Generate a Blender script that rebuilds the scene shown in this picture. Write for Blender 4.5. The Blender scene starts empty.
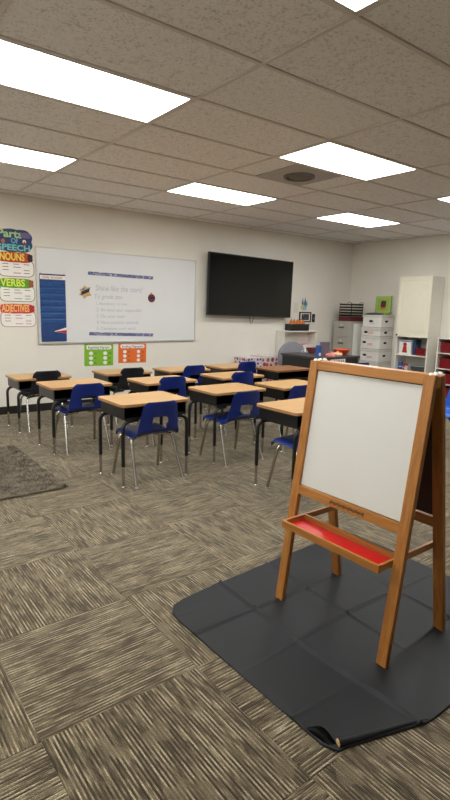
import bpy, bmesh, math, random
from mathutils import Vector, Matrix
random.seed(7)
PI = math.pi
sc = bpy.context.scene
COL = sc.collection

# ------------------------------------------------------------------ camera
F_PX, YAW, PITCH, ROLL = 523.25, .6585, -.1747, .025
CAM = Vector((-1.9748, -1.6944, 1.3919))
fw = Vector((math.sin(YAW)*math.cos(PITCH), math.cos(YAW)*math.cos(PITCH), math.sin(PITCH)))
rt = Vector((math.cos(YAW), -math.sin(YAW), 0)); up = rt.cross(fw)
r2 = math.cos(ROLL)*rt + math.sin(ROLL)*up; u2 = -math.sin(ROLL)*rt + math.cos(ROLL)*up
cd = bpy.data.cameras.new('camera'); cam = bpy.data.objects.new('camera', cd); COL.objects.link(cam)
cd.sensor_fit = 'HORIZONTAL'; cd.sensor_width = 36; cd.lens = F_PX/450*36; cd.clip_start = .05
M4 = Matrix((r2, u2, -fw)).transposed().to_4x4(); M4.translation = CAM
cam.matrix_world = M4
sc.camera = cam

# ------------------------------------------------------------------ world, exposure
w = bpy.data.worlds.new('world'); sc.world = w; w.use_nodes = True
w.node_tree.nodes['Background'].inputs[0].default_value = (.02, .02, .02, 1)
w.node_tree.nodes['Background'].inputs[1].default_value = .3
vs = sc.view_settings
vs.view_transform = 'Standard'; vs.look = 'None'; vs.gamma = 1; vs.use_curve_mapping = False
vs.exposure = 0.0
LIGHT = 14.5                                  # strength of every troffer diffuser

# ------------------------------------------------------------------ materials
def srgb(c):
    f = lambda v: v/12.92 if v <= .04045 else ((v+.055)/1.055)**2.4
    return tuple(f(v/255) for v in c) + (1,)
class NT:
    def __init__(s, m): s.t = m.node_tree; s.n = s.t.nodes
    def add(s, typ, **k):
        n = s.n.new(typ)
        for a, v in k.items(): setattr(n, a, v)
        return n
    def link(s, a, b): s.t.links.new(a, b)
    def math(s, op, a, b=None):
        n = s.add('ShaderNodeMath', operation=op)
        for i, v in enumerate((a, b)):
            if v is None: continue
            if isinstance(v, (int, float)): n.inputs[i].default_value = v
            else: s.link(v, n.inputs[i])
        return n.outputs[0]
    def mix(s, fac, a, b):
        n = s.add('ShaderNodeMix', data_type='RGBA')
        for i, v in ((0, fac), (6, a), (7, b)):
            if isinstance(v, (int, float, tuple)): n.inputs[i].default_value = v
            else: s.link(v, n.inputs[i])
        return n.outputs[2]
    def noise(s, vec, scale, detail=2, rough=.5):
        n = s.add('ShaderNodeTexNoise'); n.inputs['Scale'].default_value = scale
        n.inputs['Detail'].default_value = detail; n.inputs['Roughness'].default_value = rough
        if vec is not None: s.link(vec, n.inputs['Vector'])
        return n.outputs['Fac']
    def ramp(s, fac, stops):
        n = s.add('ShaderNodeValToRGB'); e = n.color_ramp.elements
        while len(e) < len(stops): e.new(.5)
        for i, (p, c) in enumerate(stops): e[i].position = p; e[i].color = c
        s.link(fac, n.inputs[0]); return n.outputs[0]
    def mapping(s, vec, scale=(1, 1, 1), loc=(0, 0, 0), rot=(0, 0, 0)):
        n = s.add('ShaderNodeMapping'); s.link(vec, n.inputs[0])
        n.inputs['Scale'].default_value = scale; n.inputs['Location'].default_value = loc; n.inputs['Rotation'].default_value = rot
        return n.outputs[0]
    def objcoord(s, rand=True):
        tc = s.add('ShaderNodeTexCoord').outputs['Object']
        if not rand: return tc
        oi = s.add('ShaderNodeObjectInfo').outputs['Random']
        k = s.math('MULTIPLY', oi, 37.0)
        cx = s.add('ShaderNodeCombineXYZ')
        for i in range(3): s.link(k, cx.inputs[i])
        v = s.add('ShaderNodeVectorMath', operation='ADD'); s.link(tc, v.inputs[0]); s.link(cx.outputs[0], v.inputs[1])
        return v.outputs[0]
    def bump(s, h, strength=.3, dist=.002):
        n = s.add('ShaderNodeBump'); n.inputs['Strength'].default_value = strength; n.inputs['Distance'].default_value = dist
        s.link(h, n.inputs['Height']); s.link(n.outputs[0], s.bsdf.inputs['Normal'])
    @property
    def bsdf(s): return s.n['Principled BSDF']
MATS = {}
def mat(name, rgb, rough=.5, metal=0., var=.06, vscale=30, spec=None, bump=0., emit=None):
    if name in MATS: return MATS[name]
    m = bpy.data.materials.new(name); m.use_nodes = True; t = NT(m); b = t.bsdf
    c = srgb(rgb)
    nz = t.noise(t.objcoord(), vscale, 3)
    dark = tuple(v*(1-var) for v in c[:3])+(1,); lite = tuple(min(1, v*(1+var)) for v in c[:3])+(1,)
    t.link(t.ramp(nz, [(.3, dark), (.7, lite)]), b.inputs['Base Color'])
    b.inputs['Roughness'].default_value = rough; b.inputs['Metallic'].default_value = metal
    if spec is not None: b.inputs['Specular IOR Level'].default_value = spec
    if bump: t.bump(nz, bump)
    if emit:
        b.inputs['Emission Color'].default_value = emit[0]; b.inputs['Emission Strength'].default_value = emit[1]
    MATS[name] = m; return m
def wood(name, dark, lite, axis=0, rough=.45, fine=1.0):
    if name in MATS: return MATS[name]
    m = bpy.data.materials.new(name); m.use_nodes = True; t = NT(m)
    s = [70*fine]*3; s[axis] = 3.5*fine
    v = t.mapping(t.objcoord(), tuple(s))
    n1 = t.noise(v, 1.0, 5, .6)
    n2 = t.noise(t.objcoord(), 5, 2)
    mid = tuple((a+b)/2 for a, b in zip(srgb(dark), srgb(lite)))
    c = t.ramp(n1, [(.25, srgb(dark)), (.5, mid), (.75, srgb(lite))])
    c2 = t.mix(t.math('MULTIPLY', n2, .35), c, srgb(lite))
    t.link(c2, t.bsdf.inputs['Base Color']); t.bsdf.inputs['Roughness'].default_value = rough
    t.bump(n1, .08, .001)
    MATS[name] = m; return m
def carpet(name='carpet'):
    if name in MATS: return MATS[name]
    m = bpy.data.materials.new(name); m.use_nodes = True; t = NT(m)
    v = t.objcoord()
    sx = t.add('ShaderNodeSeparateXYZ'); t.link(v, sx.inputs[0])
    wob = t.math('MULTIPLY', t.noise(t.mapping(v, (4, 4, 0)), 1.0, 1, .5), .25)
    u = t.math('ADD', t.math('MULTIPLY', sx.outputs[1], 1/.0068), wob)  # tufted rows, 8 mm apart
    idx = t.math('FLOOR', u); fr = t.math('SUBTRACT', u, idx)
    groove = t.math('MULTIPLY', t.math('ABSOLUTE', t.math('SUBTRACT', fr, .5)), 2.0)
    wn = t.add('ShaderNodeTexWhiteNoise', noise_dimensions='1D'); t.link(idx, wn.inputs['W'])
    cv = t.add('ShaderNodeCombineXYZ'); t.link(t.math('MULTIPLY', sx.outputs[0], 7.5), cv.inputs[0]); t.link(t.math('MULTIPLY', wn.outputs[0], 91.0), cv.inputs[1])
    lines = t.noise(cv.outputs[0], 1.0, 2, .6)                        # tone of each row, changing along it
    par = t.math('MULTIPLY', t.math('FRACT', t.math('MULTIPLY', idx, .5)), 2.0)
    seg = t.noise(t.mapping(v, (5, 9, 0)), 1.0, 1, .5)
    patch = t.noise(t.mapping(v, (9, 17, 0)), 1.0, 0, .5)             # pale lozenges
    fine = t.noise(v, 260, 2, .6)
    a = t.math('ADD', t.math('MULTIPLY', lines, .72), t.math('ADD', t.math('MULTIPLY', par, .11), t.math('MULTIPLY', seg, .17)))
    base = t.ramp(a, [(.38, srgb((48, 39, 28))), (.46, srgb((80, 68, 51))), (.54, srgb((126, 112, 88))), (.64, srgb((184, 168, 138)))])
    base = t.mix(t.math('MULTIPLY', t.math('POWER', groove, 2.5), .6), base, srgb((54, 45, 34)))
    pm = t.ramp(patch, [(.62, (0, 0, 0, 1)), (.66, (1, 1, 1, 1))])
    c = t.mix(t.math('MULTIPLY', pm, .6), base, srgb((120, 107, 84)))
    c = t.mix(t.math('MULTIPLY', t.ramp(fine, [(.4, (1, 1, 1, 1)), (.6, (0, 0, 0, 1))]), .5), c, srgb((52, 43, 31)))
    t.link(c, t.bsdf.inputs['Base Color']); t.bsdf.inputs['Roughness'].default_value = .95
    t.bsdf.inputs['Specular IOR Level'].default_value = .15
    t.bsdf.inputs['Sheen Weight'].default_value = .28; t.bsdf.inputs['Sheen Roughness'].default_value = .5; t.bsdf.inputs['Sheen Tint'].default_value = (1, .93, .78, 1)
    t.bump(t.math('SUBTRACT', t.math('MULTIPLY', fine, .4), groove), .5, .003)
    MATS[name] = m; return m
def ceiltile(name='ceiling_tile'):
    if name in MATS: return MATS[name]
    m = bpy.data.materials.new(name); m.use_nodes = True; t = NT(m)
    v = t.objcoord()
    n1 = t.noise(v, 75, 3, .6); n2 = t.noise(v, 26, 2, .5)
    h = t.math('ADD', t.math('MULTIPLY', n1, .7), t.math('MULTIPLY', n2, .3))
    c = t.ramp(h, [(.38, srgb((206, 202, 202))), (.46, srgb((236, 233, 233))), (.6, srgb((243, 241, 241)))])
    t.link(c, t.bsdf.inputs['Base Color']); t.bsdf.inputs['Roughness'].default_value = .95
    t.bump(h, .5, .004)
    MATS[name] = m; return m
def pattern(name, cols, scale, kind='voronoi', rough=.6):
    """flat print: irregular coloured cells"""
    if name in MATS: return MATS[name]
    m = bpy.data.materials.new(name); m.use_nodes = True; t = NT(m)
    v = t.objcoord(False)
    n = t.add('ShaderNodeTexVoronoi'); n.inputs['Scale'].default_value = scale; n.inputs['Randomness'].default_value = .45 if kind == 'voronoi' else 0
    t.link(v, n.inputs['Vector'])
    sep = t.add('ShaderNodeSeparateColor'); t.link(n.outputs['Color'], sep.inputs[0])
    k = len(cols); st = [(i/k, srgb(c)) for i, c in enumerate(cols[1:])]
    rp = t.add('ShaderNodeValToRGB'); rp.color_ramp.interpolation = 'CONSTANT'; e = rp.color_ramp.elements
    st = [(i/len(cols[1:]), srgb(c)) for i, c in enumerate(cols[1:])]
    while len(e) < len(st): e.new(.5)
    for i, (p_, c) in enumerate(st): e[i].position = p_; e[i].color = c
    t.link(sep.outputs[0], rp.inputs[0])
    msk = t.math('LESS_THAN', t.math('MULTIPLY', n.outputs['Distance'], 1.0), .38)
    t.link(t.mix(msk, srgb(cols[0]), rp.outputs[0]), t.bsdf.inputs['Base Color'])
    t.bsdf.inputs['Roughness'].default_value = rough
    MATS[name] = m; return m

WALL = mat('wall_paint', (228, 222, 211), .85, var=.015, vscale=3, bump=.05)
OAK = wood('oak_laminate', (172, 128, 78), (202, 162, 110), 0, .38)
OAKEDGE = wood('oak_edge', (150, 108, 66), (178, 134, 88), 0, .45)
BROWN = wood('brown_laminate', (122, 76, 42), (152, 102, 62), 0, .38); BROWNEDGE = wood('brown_edge', (104, 66, 38), (130, 88, 54), 0, .45)
PINE = wood('easel_wood', (136, 80, 30), (184, 124, 58), 2, .35)
PINEY = wood('easel_wood_rail', (136, 80, 30), (184, 124, 58), 1, .35)
PINEX = wood('easel_wood_arm', (156, 98, 46), (202, 144, 82), 0, .35)
BLK = mat('black_plastic', (22, 22, 24), .45, var=.15)
BLKM = mat('black_enamel', (18, 18, 19), .38, var=.1)
CHROME = mat('chrome', (196, 192, 186), .22, 1.0, var=.05, vscale=60)
BLUE = mat('blue_polypropylene', (14, 36, 108), .34, var=.08)
BLACKSHELL = mat('black_polypropylene', (24, 25, 32), .38, var=.1)
WHITE = mat('white_laminate', (232, 228, 218), .5, var=.02, vscale=8)
CREAM = mat('cream_door', (236, 229, 208), .5, var=.02, vscale=8)
ALU = mat('aluminium_frame', (200, 198, 192), .4, .4, var=.05)
PAPER = mat('white_paper', (236, 232, 226), .8, var=.02)
INK = mat('grey_marker_ink', (176, 176, 186), .7, var=.1)
BLACKINK = mat('black_ink', (40, 38, 42), .7, var=.1)
REDINK = mat('red_ink', (178, 60, 56), .7, var=.1)

# ------------------------------------------------------------------ mesh builder
class MB:
    def __init__(s): s.bm = bmesh.new()
    def box(s, x0, x1, y0, y1, z0, z1, m=None):
        vs_ = [s.bm.verts.new(v) for v in ((x0,y0,z0),(x1,y0,z0),(x1,y1,z0),(x0,y1,z0),(x0,y0,z1),(x1,y0,z1),(x1,y1,z1),(x0,y1,z1))]
        if m is not None:
            for v in vs_: v.co = m @ v.co
        for f in ((3,2,1,0),(4,5,6,7),(0,1,5,4),(1,2,6,5),(2,3,7,6),(3,0,4,7)): s.bm.faces.new([vs_[i] for i in f])
        return s
    def bar(s, a, b, wx, wy, ref=(0,0,1)):
        """rectangular bar from a to b; wx across (perp. to ref), wy along the other"""
        a, b = Vector(a), Vector(b); d = (b-a).normalized(); rf = Vector(ref)
        x = d.cross(rf).normalized(); y = x.cross(d).normalized()
        q = []
        for p_ in (a, b):
            for sx, sy in ((-1,-1),(1,-1),(1,1),(-1,1)): q.append(s.bm.verts.new(p_ + x*sx*wx/2 + y*sy*wy/2))
        for f in ((3,2,1,0),(4,5,6,7),(0,1,5,4),(1,2,6,5),(2,3,7,6),(3,0,4,7)): s.bm.faces.new([q[i] for i in f])
        return s
    def prism(s, pts, a0, a1, plane='xz'):
        """2-D outline extruded; plane xz -> along y, xy -> along z, yz -> along x"""
        def P(u, v, w_):
            return (u, w_, v) if plane == 'xz' else ((u, v, w_) if plane == 'xy' else (w_, u, v))
        A = [s.bm.verts.new(P(u, v, a0)) for u, v in pts]; B = [s.bm.verts.new(P(u, v, a1)) for u, v in pts]
        n = len(pts)
        s.bm.faces.new(A); s.bm.faces.new(B[::-1])
        for i in range(n): s.bm.faces.new((A[i], B[i], B[(i+1) % n], A[(i+1) % n]))
        return s
    def tube(s, path, r, n=10, radii=None):
        path = [Vector(p_) for p_ in path]; rings = []
        prev = None
        for i, p_ in enumerate(path):
            d = (path[min(i+1, len(path)-1)] - path[max(i-1, 0)]).normalized()
            if prev is None:
                x = d.orthogonal().normalized()
            else:
                x = (prev - d*prev.dot(d)).normalized()
            prev = x; y = d.cross(x); rr = radii[i] if radii else r
            rings.append([s.bm.verts.new(p_ + (x*math.cos(2*PI*k/n) + y*math.sin(2*PI*k/n))*rr) for k in range(n)])
        for a, b in zip(rings, rings[1:]):
            for k in range(n): s.bm.faces.new((a[k], a[(k+1) % n], b[(k+1) % n], b[k]))
        s.bm.faces.new(rings[0][::-1]); s.bm.faces.new(rings[-1])
        return s
    def lathe(s, prof, n=16, c=(0, 0, 0), sx=1, sy=1):
        rings = []
        for r, z in prof:
            rings.append([s.bm.verts.new((c[0]+r*sx*math.cos(2*PI*k/n), c[1]+r*sy*math.sin(2*PI*k/n), c[2]+z)) for k in range(n)])
        for a, b in zip(rings, rings[1:]):
            for k in range(n): s.bm.faces.new((a[k], a[(k+1) % n], b[(k+1) % n], b[k]))
        s.bm.faces.new(rings[0][::-1]); s.bm.faces.new(rings[-1])
        return s
    def mesh(s, name, material, smooth=False, bevel=0, seg=2):
        bm = s.bm
        bmesh.ops.recalc_face_normals(bm, faces=bm.faces)
        if bevel:
            ed = [e for e in bm.edges if len(e.link_faces) == 2 and e.calc_face_angle(0) > .6]
            bmesh.ops.bevel(bm, geom=ed, offset=bevel, segments=seg, profile=.6, affect='EDGES', clamp_overlap=True)
        me = bpy.data.meshes.new(name); bm.to_mesh(me); bm.free()
        me.materials.append(material)
        if smooth:
            for p_ in me.polygons: p_.use_smooth = True
            try: me.set_sharp_from_angle(angle=.7)
            except Exception: pass
        return me
    def build(s, name, material, parent=None, smooth=False, bevel=0, loc=None, rotz=None, seg=2):
        return link(name, s.mesh(name, material, smooth, bevel, seg), parent, loc, rotz)
def link(name, me, parent=None, loc=None, rotz=None):
    o = bpy.data.objects.new(name, me); COL.objects.link(o)
    if parent: o.parent = parent
    if loc: o.location = loc
    if rotz is not None: o.rotation_euler.z = rotz
    return o
def tag(o, label, cat, group=None, kind=None):
    o['label'] = label; o['category'] = cat
    if group: o['group'] = group
    if kind: o['kind'] = kind
    return o
def thing(name, label, cat, loc=(0,0,0), rotz=0, group=None):
    o = bpy.data.objects.new(name, None); COL.objects.link(o); o.location = loc; o.rotation_euler.z = rotz
    o.empty_display_size = .1
    return tag(o, label, cat, group)
def struct(o): o['kind'] = 'structure'; return o
def dup(root, loc, rotz=0, label=None):
    r = root.copy(); COL.objects.link(r); r.location = loc; r.rotation_euler.z = rotz
    if label: r['label'] = label
    for ch in list(root.children):
        c = ch.copy(); COL.objects.link(c); c.parent = r
        for g in ch.children:
            d = g.copy(); COL.objects.link(d); d.parent = c
    return r
def bend(pts, r=.03, n=5):
    """round the corners of a polyline"""
    pts = [Vector(p_) for p_ in pts]; out = [pts[0]]
    for a, b, c in zip(pts, pts[1:], pts[2:]):
        d1 = (a-b); d2 = (c-b); k = min(r, d1.length*.49, d2.length*.49)
        p1 = b + d1.normalized()*k; p2 = b + d2.normalized()*k
        for i in range(n+1):
            t = i/n; out.append(p1*(1-t)**2 + b*2*t*(1-t) + p2*t*t)
    out.append(pts[-1]); return out
def rrect(x0, x1, y0, y1, r, n=5):
    P = []
    for cx, cy, a0 in ((x1-r, y0+r, -PI/2), (x1-r, y1-r, 0), (x0+r, y1-r, PI/2), (x0+r, y0+r, PI)):
        for i in range(n+1):
            a = a0 + PI/2*i/n; P.append((cx+r*math.cos(a), cy+r*math.sin(a)))
    return P
def circ(cx, cy, r, n=20, sx=1): return [(cx+r*sx*math.cos(2*PI*i/n), cy+r*math.sin(2*PI*i/n)) for i in range(n)]
def text(name, s, size, material, parent, loc, rot=(PI/2, 0, 0), depth=.0006, shear=0, align='LEFT', offset=0, width=None):
    cu = bpy.data.curves.new(name, 'FONT'); cu.body = s; cu.size = size; cu.extrude = depth; cu.shear = shear
    cu.align_x = align; cu.offset = offset; cu.resolution_u = 3
    tmp = bpy.data.objects.new('tmp', cu)
    me = bpy.data.meshes.new_from_object(tmp); bpy.data.objects.remove(tmp); bpy.data.curves.remove(cu)
    me.materials.clear(); me.materials.append(material)
    o = link(name, me, parent, loc); o.rotation_euler = rot
    if width and len(me.vertices):
        xs = [v.co.x for v in me.vertices]; k = width/(max(xs)-min(xs)); o.scale = (k, 1, 1)
    return o

# ------------------------------------------------------------------ room shell
H = 2.658; YW = 5.0935; XR = 6.30; XL = -3.70; YF = -4.9
T = .6096
floor = struct(MB().box(XL-.1, XR+.1, YF-.1, YW+.1, -.12, -.006).build('floor', mat('subfloor', (90, 82, 68), .9)))
tile_cache = {}
def tile_mesh(kind, sx, sy, z0, z1, m, bev):
    k = (kind, round(sx, 4), round(sy, 4))
    if k not in tile_cache:
        tile_cache[k] = MB().box(-sx/2, sx/2, -sy/2, sy/2, z0, z1).mesh(kind, m, bevel=bev, seg=1)
    return tile_cache[k]
def cuts(lo, hi, off, step):
    k0 = math.floor((lo-off)/step); e = []
    k = k0
    while off + k*step < hi:
        a, b = max(lo, off+k*step), min(hi, off+(k+1)*step)
        if b-a > .01: e.append((k, a, b))
        k += 1
    return e
CP = carpet()
for kx, a, b in cuts(XL, XR, -1.523, T):
    for ky, c, d in cuts(YF, YW, -.1867, T):
        turn = (kx + ky) % 2 == 1           # stripes along y
        sx, sy = b-a-.0012, d-c-.0012
        if turn: sx, sy = sy, sx
        o = link('carpet_tile', tile_mesh('carpet_tile', sx, sy, -.006, 0, CP, .0008), floor, ((a+b)/2, (c+d)/2, random.uniform(-.0004, 0)), PI/2 if turn else 0)
ceil = struct(MB().box(XL-.1, XR+.1, YF-.1, YW+.1, H+.09, H+.14).build('ceiling', mat('plenum', (120, 112, 104), .9)))
wall_back = struct(MB().box(XL-.1, XR+.1, YW, YW+.1, -.12, H+.14).build('wall_back', WALL))
wall_right = struct(MB().box(XR, XR+.1, YF, YW, -.12, H+.14).build('wall_right', WALL))
wall_left = struct(MB().box(XL-.1, XL, YF, YW, -.12, H+.14).build('wall_left', WALL))
wall_front = struct(MB().box(XL-.1, XR+.1, YF-.1, YF, -.12, H+.14).build('wall_front', WALL))
BASEM = mat('black_vinyl_base', (30, 28, 27), .5)
struct(MB().box(XL, XR, YW-.008, YW, 0, .10).build('baseboard_back', BASEM, bevel=.003))
struct(MB().box(XR-.008, XR, YF, YW-.008, 0, .10).build('baseboard_right', BASEM, bevel=.003))
struct(MB().box(XL, XL+.008, YF, YW-.008, 0, .10).build('baseboard_left', BASEM, bevel=.003))
struct(MB().box(XL+.008, XR-.008, YF, YF+.008, 0, .10).build('baseboard_front', BASEM, bevel=.003))

# ceiling grid: bays of 1.2192 (x) by .6096 (y); lights every second bay in x, every third in y
LT = {(i, j) for i in (-3, -1, 1, 3) for j in (-1, 2, 5)}
TL = ceiltile(); RAIL = mat('grid_rail_paint', (214, 208, 204), .6, var=.03)
for i, a, b in cuts(XL, XR, 0, 1.2192):
    for j, c, d in cuts(YF, YW, 0, T):
        if (i, j) in LT: continue
        if (i, j) == (1, 3):
            for a2, b2 in ((a, a+.3), (a+.3+.61, b)):
                link('ceiling_tile', tile_mesh('ceiling_tile', b2-a2-.006, d-c-.026, 0, .015, TL, .003), ceil, ((a2+b2)/2, (c+d)/2, H+.006))
            continue
        link('ceiling_tile', tile_mesh('ceiling_tile', b-a-.026, d-c-.026, 0, .015, TL, .004), ceil, ((a+b)/2, (c+d)/2, H+.006))
for i, a, b in cuts(XL, XR, 0, 1.2192):
    if a > XL: MB().box(a-.012, a+.012, YF, YW, H, H+.04).build('grid_rail', RAIL, ceil)
for j, c, d in cuts(YF, YW, 0, T):
    if c > YF: MB().box(XL, XR, c-.012, c+.012, H-.0005, H+.04).build('grid_rail', RAIL, ceil)
for p_, q in (('x', YW), ('y', XR)):
    if p_ == 'x': MB().box(XL, XR, YW-.022, YW, H-.001, H+.02).build('edge_angle', RAIL, ceil)
    else: MB().box(XR-.022, XR, YF, YW-.022, H-.001, H+.02).build('edge_angle', RAIL, ceil)

# troffers
DIFF = mat('lit_diffuser', (240, 240, 235), .6, emit=((.975, 1.0, .985, 1), LIGHT))
FRM = mat('troffer_frame', (206, 200, 190), .4, var=.02)
ROWN = {5: 'in first row from whiteboard wall', 2: 'in second row from whiteboard wall', -1: 'in third row from whiteboard wall'}
COLN = {-3: 'farthest from the television', -1: 'level with the speech posters', 1: 'level with right half of whiteboard', 3: 'level with the television'}
def troffer(label):
    t = thing('ceiling_light', label, 'ceiling light', group='ceiling lights in a grid')
    hx, hy = 1.2192/2-.013, T/2-.013
    m = MB()
    for q in ((-hx, hx, -hy, -hy+.016), (-hx, hx, hy-.016, hy), (-hx, -hx+.016, -hy+.016, hy-.016), (hx-.016, hx, -hy+.016, hy-.016)): m.box(*q, 0, .03)
    m.build('frame', FRM, t)
    MB().box(-hx+.016, hx-.016, -hy+.016, hy-.016, .004, .012).build('diffuser', DIFF, t)
    MB().box(-hx, hx, -hy, hy, .03, .075).build('housing', FRM, t)
    return t
tr0 = None
for i, j in sorted(LT):
    if j*T < YF: continue
    lb = 'lit ceiling panel %s, %s' % (ROWN[j], COLN[i])
    loc = ((i+.5)*1.2192, (j+.5)*T, H+.0002)
    if tr0 is None: tr0 = troffer(lb); tr0.location = loc
    else: dup(tr0, loc, 0, lb)
# air vent
v = thing('ceiling_vent', 'square ceiling air vent panel with a round dark diffuser beside a ceiling light', 'vent', (1.2192+.605, 3.5*T, H+.0005))
VM = mat('vent_metal', (178, 174, 172), .6); VD = mat('vent_dark', (112, 104, 98), .6)
MB().box(-.300, .300, -.288, .288, 0, .012).build('panel', VM, v, bevel=.002)
m = MB()
m.lathe([(.15, -.002), (.15, -.016), (.135, -.022), (.12, -.016), (.115, -.002)], 28); m.build('diffuser_ring', VD, v, True)
MB().lathe([(.10, -.003), (.10, -.014), (.06, -.024), (.02, -.026)], 28).build('diffuser_cone', VD, v, True)

# ------------------------------------------------------------------ whiteboard and what hangs on it
YB = YW-.022
wb = thing('whiteboard', 'long white dry-erase board in an aluminium frame on the back wall', 'whiteboard', (1.435, YW, 0))
wx = 1.2; z0, z1 = .885, 2.078
MB().box(-wx, wx, -.018, 0, z0, z1).build('board_surface', mat('whiteboard_enamel', (222, 222, 222), .22, var=.01, vscale=4), wb)
for a in ((-wx-.008, wx+.008, z1-.008, z1+.008), (-wx-.008, wx+.008, z0-.012, z0+.010)):
    MB().box(a[0], a[1], -.026, 0, a[2], a[3]).build('frame_rail', ALU, wb, bevel=.002)
for s in (-1, 1): MB().box(s*wx-.008, s*wx+.008, -.026, 0, z0+.010, z1-.008).build('frame_rail', ALU, wb, bevel=.002)
wr = [('Shine like the stars!', 1.575, .105, 1.015, .71), ('To grade star', 1.472, .085, .995, .42), ('1. Attendance / on time', 1.385, .062, 1.02, .46), ('2. Be kind and respectful', 1.300, .062, 1.02, .68), ('3. Do your best', 1.215, .062, 1.02, .42), ('4. Have positive attitude', 1.132, .062, 1.02, .64), ('5. Complete your work', 1.048, .062, 1.02, .60)]
for s, z, sz, x, wd in wr:
    ws = [text('handwriting', q, sz, INK, wb, (0, -.0186, z), shear=.12, depth=.0003) for q in s.split()]
    ext = [(min(v.co.x for v in o.data.vertices), max(v.co.x for v in o.data.vertices)) for o in ws]
    tot = sum(b_-a_ for a_, b_ in ext) + sz*.32*(len(ws)-1); k = wd/tot; cur = x-1.435
    for o, (a_, b_) in zip(ws, ext): o.location.x = cur-a_*k; o.scale.x = k; cur += (b_-a_+sz*.32)*k
STRIP = pattern('border_strip_print', [(84, 90, 134), (224, 224, 232), (160, 70, 78), (150, 158, 200), (232, 232, 236)], 62)
for z, lb, sl in ((1.792, 'navy patterned border strip above the handwriting on the whiteboard', -.013), (.985, 'navy patterned border strip below the handwriting on the whiteboard', -.03)):
    o = MB().prism([(-.495, -.022), (.495, -.022), (.495, .022), (-.495, .022)], -.001, .001).build('border_strip', STRIP, loc=(1.405, YW-.0195, z))
    o.rotation_euler.y = -sl/1.0
    tag(o, lb, 'border strip', 'border strips on the whiteboard')
c = thing('star_cutout', 'tan paper cutout with a dark slanted banner on the whiteboard', 'cutout', (.862, YW-.019, 1.55))
MB().prism([(-.075, .035), (-.03, .045), (-.01, .085), (.035, .06), (.085, .07), (.06, .02), (.09, -.045), (.03, -.055), (-.01, -.09), (-.035, -.05), (-.08, -.04), (-.055, 0)], -.002, 0).build('backing', mat('tan_card', (196, 160, 104), .8), c)
MB().prism([(-.055, -.045), (.06, .005), (.07, .055), (-.045, .005)], -.004, -.002).build('banner', mat('navy_card', (38, 38, 66), .8), c)
MB().prism([(-.03, .02), (0, .03), (-.005, .055), (-.04, .045)], -.004, -.002).build('blue_patch', mat('blue_card', (90, 110, 170), .8), c)  # small blue card piece on the tan backing
c = thing('medallion', 'small round dark red paper medallion on the whiteboard', 'cutout', (1.872, YW-.019, 1.50))
MB().prism(circ(0, 0, .06), -.002, 0).build('disc', mat('dark_red_card', (104, 40, 54), .8), c)
MB().prism([(-.05, -.012), (.05, -.012), (.05, .018), (-.05, .018)], -.004, -.002).build('banner', mat('navy_card', (38, 38, 66), .8), c)
MB().prism([(-.035, .05), (0, .085), (.012, .05)], -.004, 0).build('flame', mat('orange_card', (206, 130, 60), .8), c)

# pocket chart
pc = thing('pocket_chart', 'tall blue hanging pocket chart on the left end of the whiteboard', 'pocket chart', (.43, YW-.0275, .905))
PB = mat('blue_nylon', (20, 58, 114), .6, var=.2, vscale=12); PB2 = mat('blue_vinyl_pocket', (38, 82, 140), .3, var=.2, vscale=20)
MB().box(-.165, .165, -.004, 0, 0, .845).build('backing', PB, pc)
MB().box(-.16, .165, -.006, -.004, .785, .835).build('title_strip', PAPER, pc)
text('lettering', 'Daily Schedule', .045, REDINK, pc, (0, -.0066, .796), align='CENTER', width=.25)
for k in range(7):
    zz = .235 + k*.078
    pk = MB().prism([(0, zz), (-.004, zz), (-.010, zz+.045), (-.008, zz+.05), (0, zz+.05)], -.158, .158, 'yz').build('pocket', PB2, pc)
    pk.location.y = -.0041
MB().box(-.160, .160, -.010, -.004, .012, .215).build('pocket', PB, pc)
MB().box(-.165, .165, -.012, 0, .84, .852).build('top_rod', mat('dark_rod', (40, 48, 70), .5), pc)
for s in (-.155, .155): MB().tube([(s, -.004, .85), (s*.97, -.004, .875), (s*.94, -.004, .85)], .003, 6).build('hook', ALU, pc, True)
pn = thing('pennant_card', 'red and white triangular card tucked in the blue pocket chart', 'card', (.545, YW-.040, 1.035))
MB().prism([(-.12, 0), (.045, -.03), (.045, .05)], -.0015, 0).build('white_side', PAPER, pn)
MB().prism([(-.10, -.002), (.046, -.028), (.046, .018)], -.003, -.0015).build('red_side', mat('red_card', (176, 36, 40), .7), pn)

# hanging posters: parts of speech
def bumpy(cx, cz, a, b, k, amp, n=90):
    P = []
    for i in range(n):
        t = 2*PI*i/n; ct, st = math.cos(t), math.sin(t)
        r = 1/(abs(ct)**4 + abs(st)**4)**.25 * (1 + amp*abs(math.sin(k*t/2)))
        P.append((cx + a*r*ct, cz + b*r*st))
    return P
pt = thing('title_poster', 'dark blue cloud-shaped poster reading Parts Of SPEECH', 'poster', (-.015, YW, 2.0))
MB().prism(bumpy(0, .128, .205, .128, 9, .06), -.004, 0).build('sheet', mat('slate_blue_card', (52, 74, 110), .8, var=.2, vscale=14), pt)
LG = mat('pale_green_print', (178, 206, 150), .8); SKY = mat('sky_print', (110, 170, 205), .8)
text('lettering', 'Parts', .125, LG, pt, (-.195, -.0046, .165), offset=.004, width=.29)
text('lettering', 'Of', .085, SKY, pt, (-.04, -.0046, .098), offset=.003, width=.085)
text('lettering', 'SPEECH', .095, mat('teal_print', (120, 196, 190), .8), pt, (-.2, -.0046, .015), offset=.003, width=.385)
MB().prism(bumpy(.135, .2, .055, .03, 6, .15, 40), -.006, -.004).build('print_patch', mat('lilac_card', (120, 104, 150), .8), pt)
MB().prism(circ(.12, .125, .022), -.006, -.004).build('print_patch', PAPER, pt)
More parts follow.
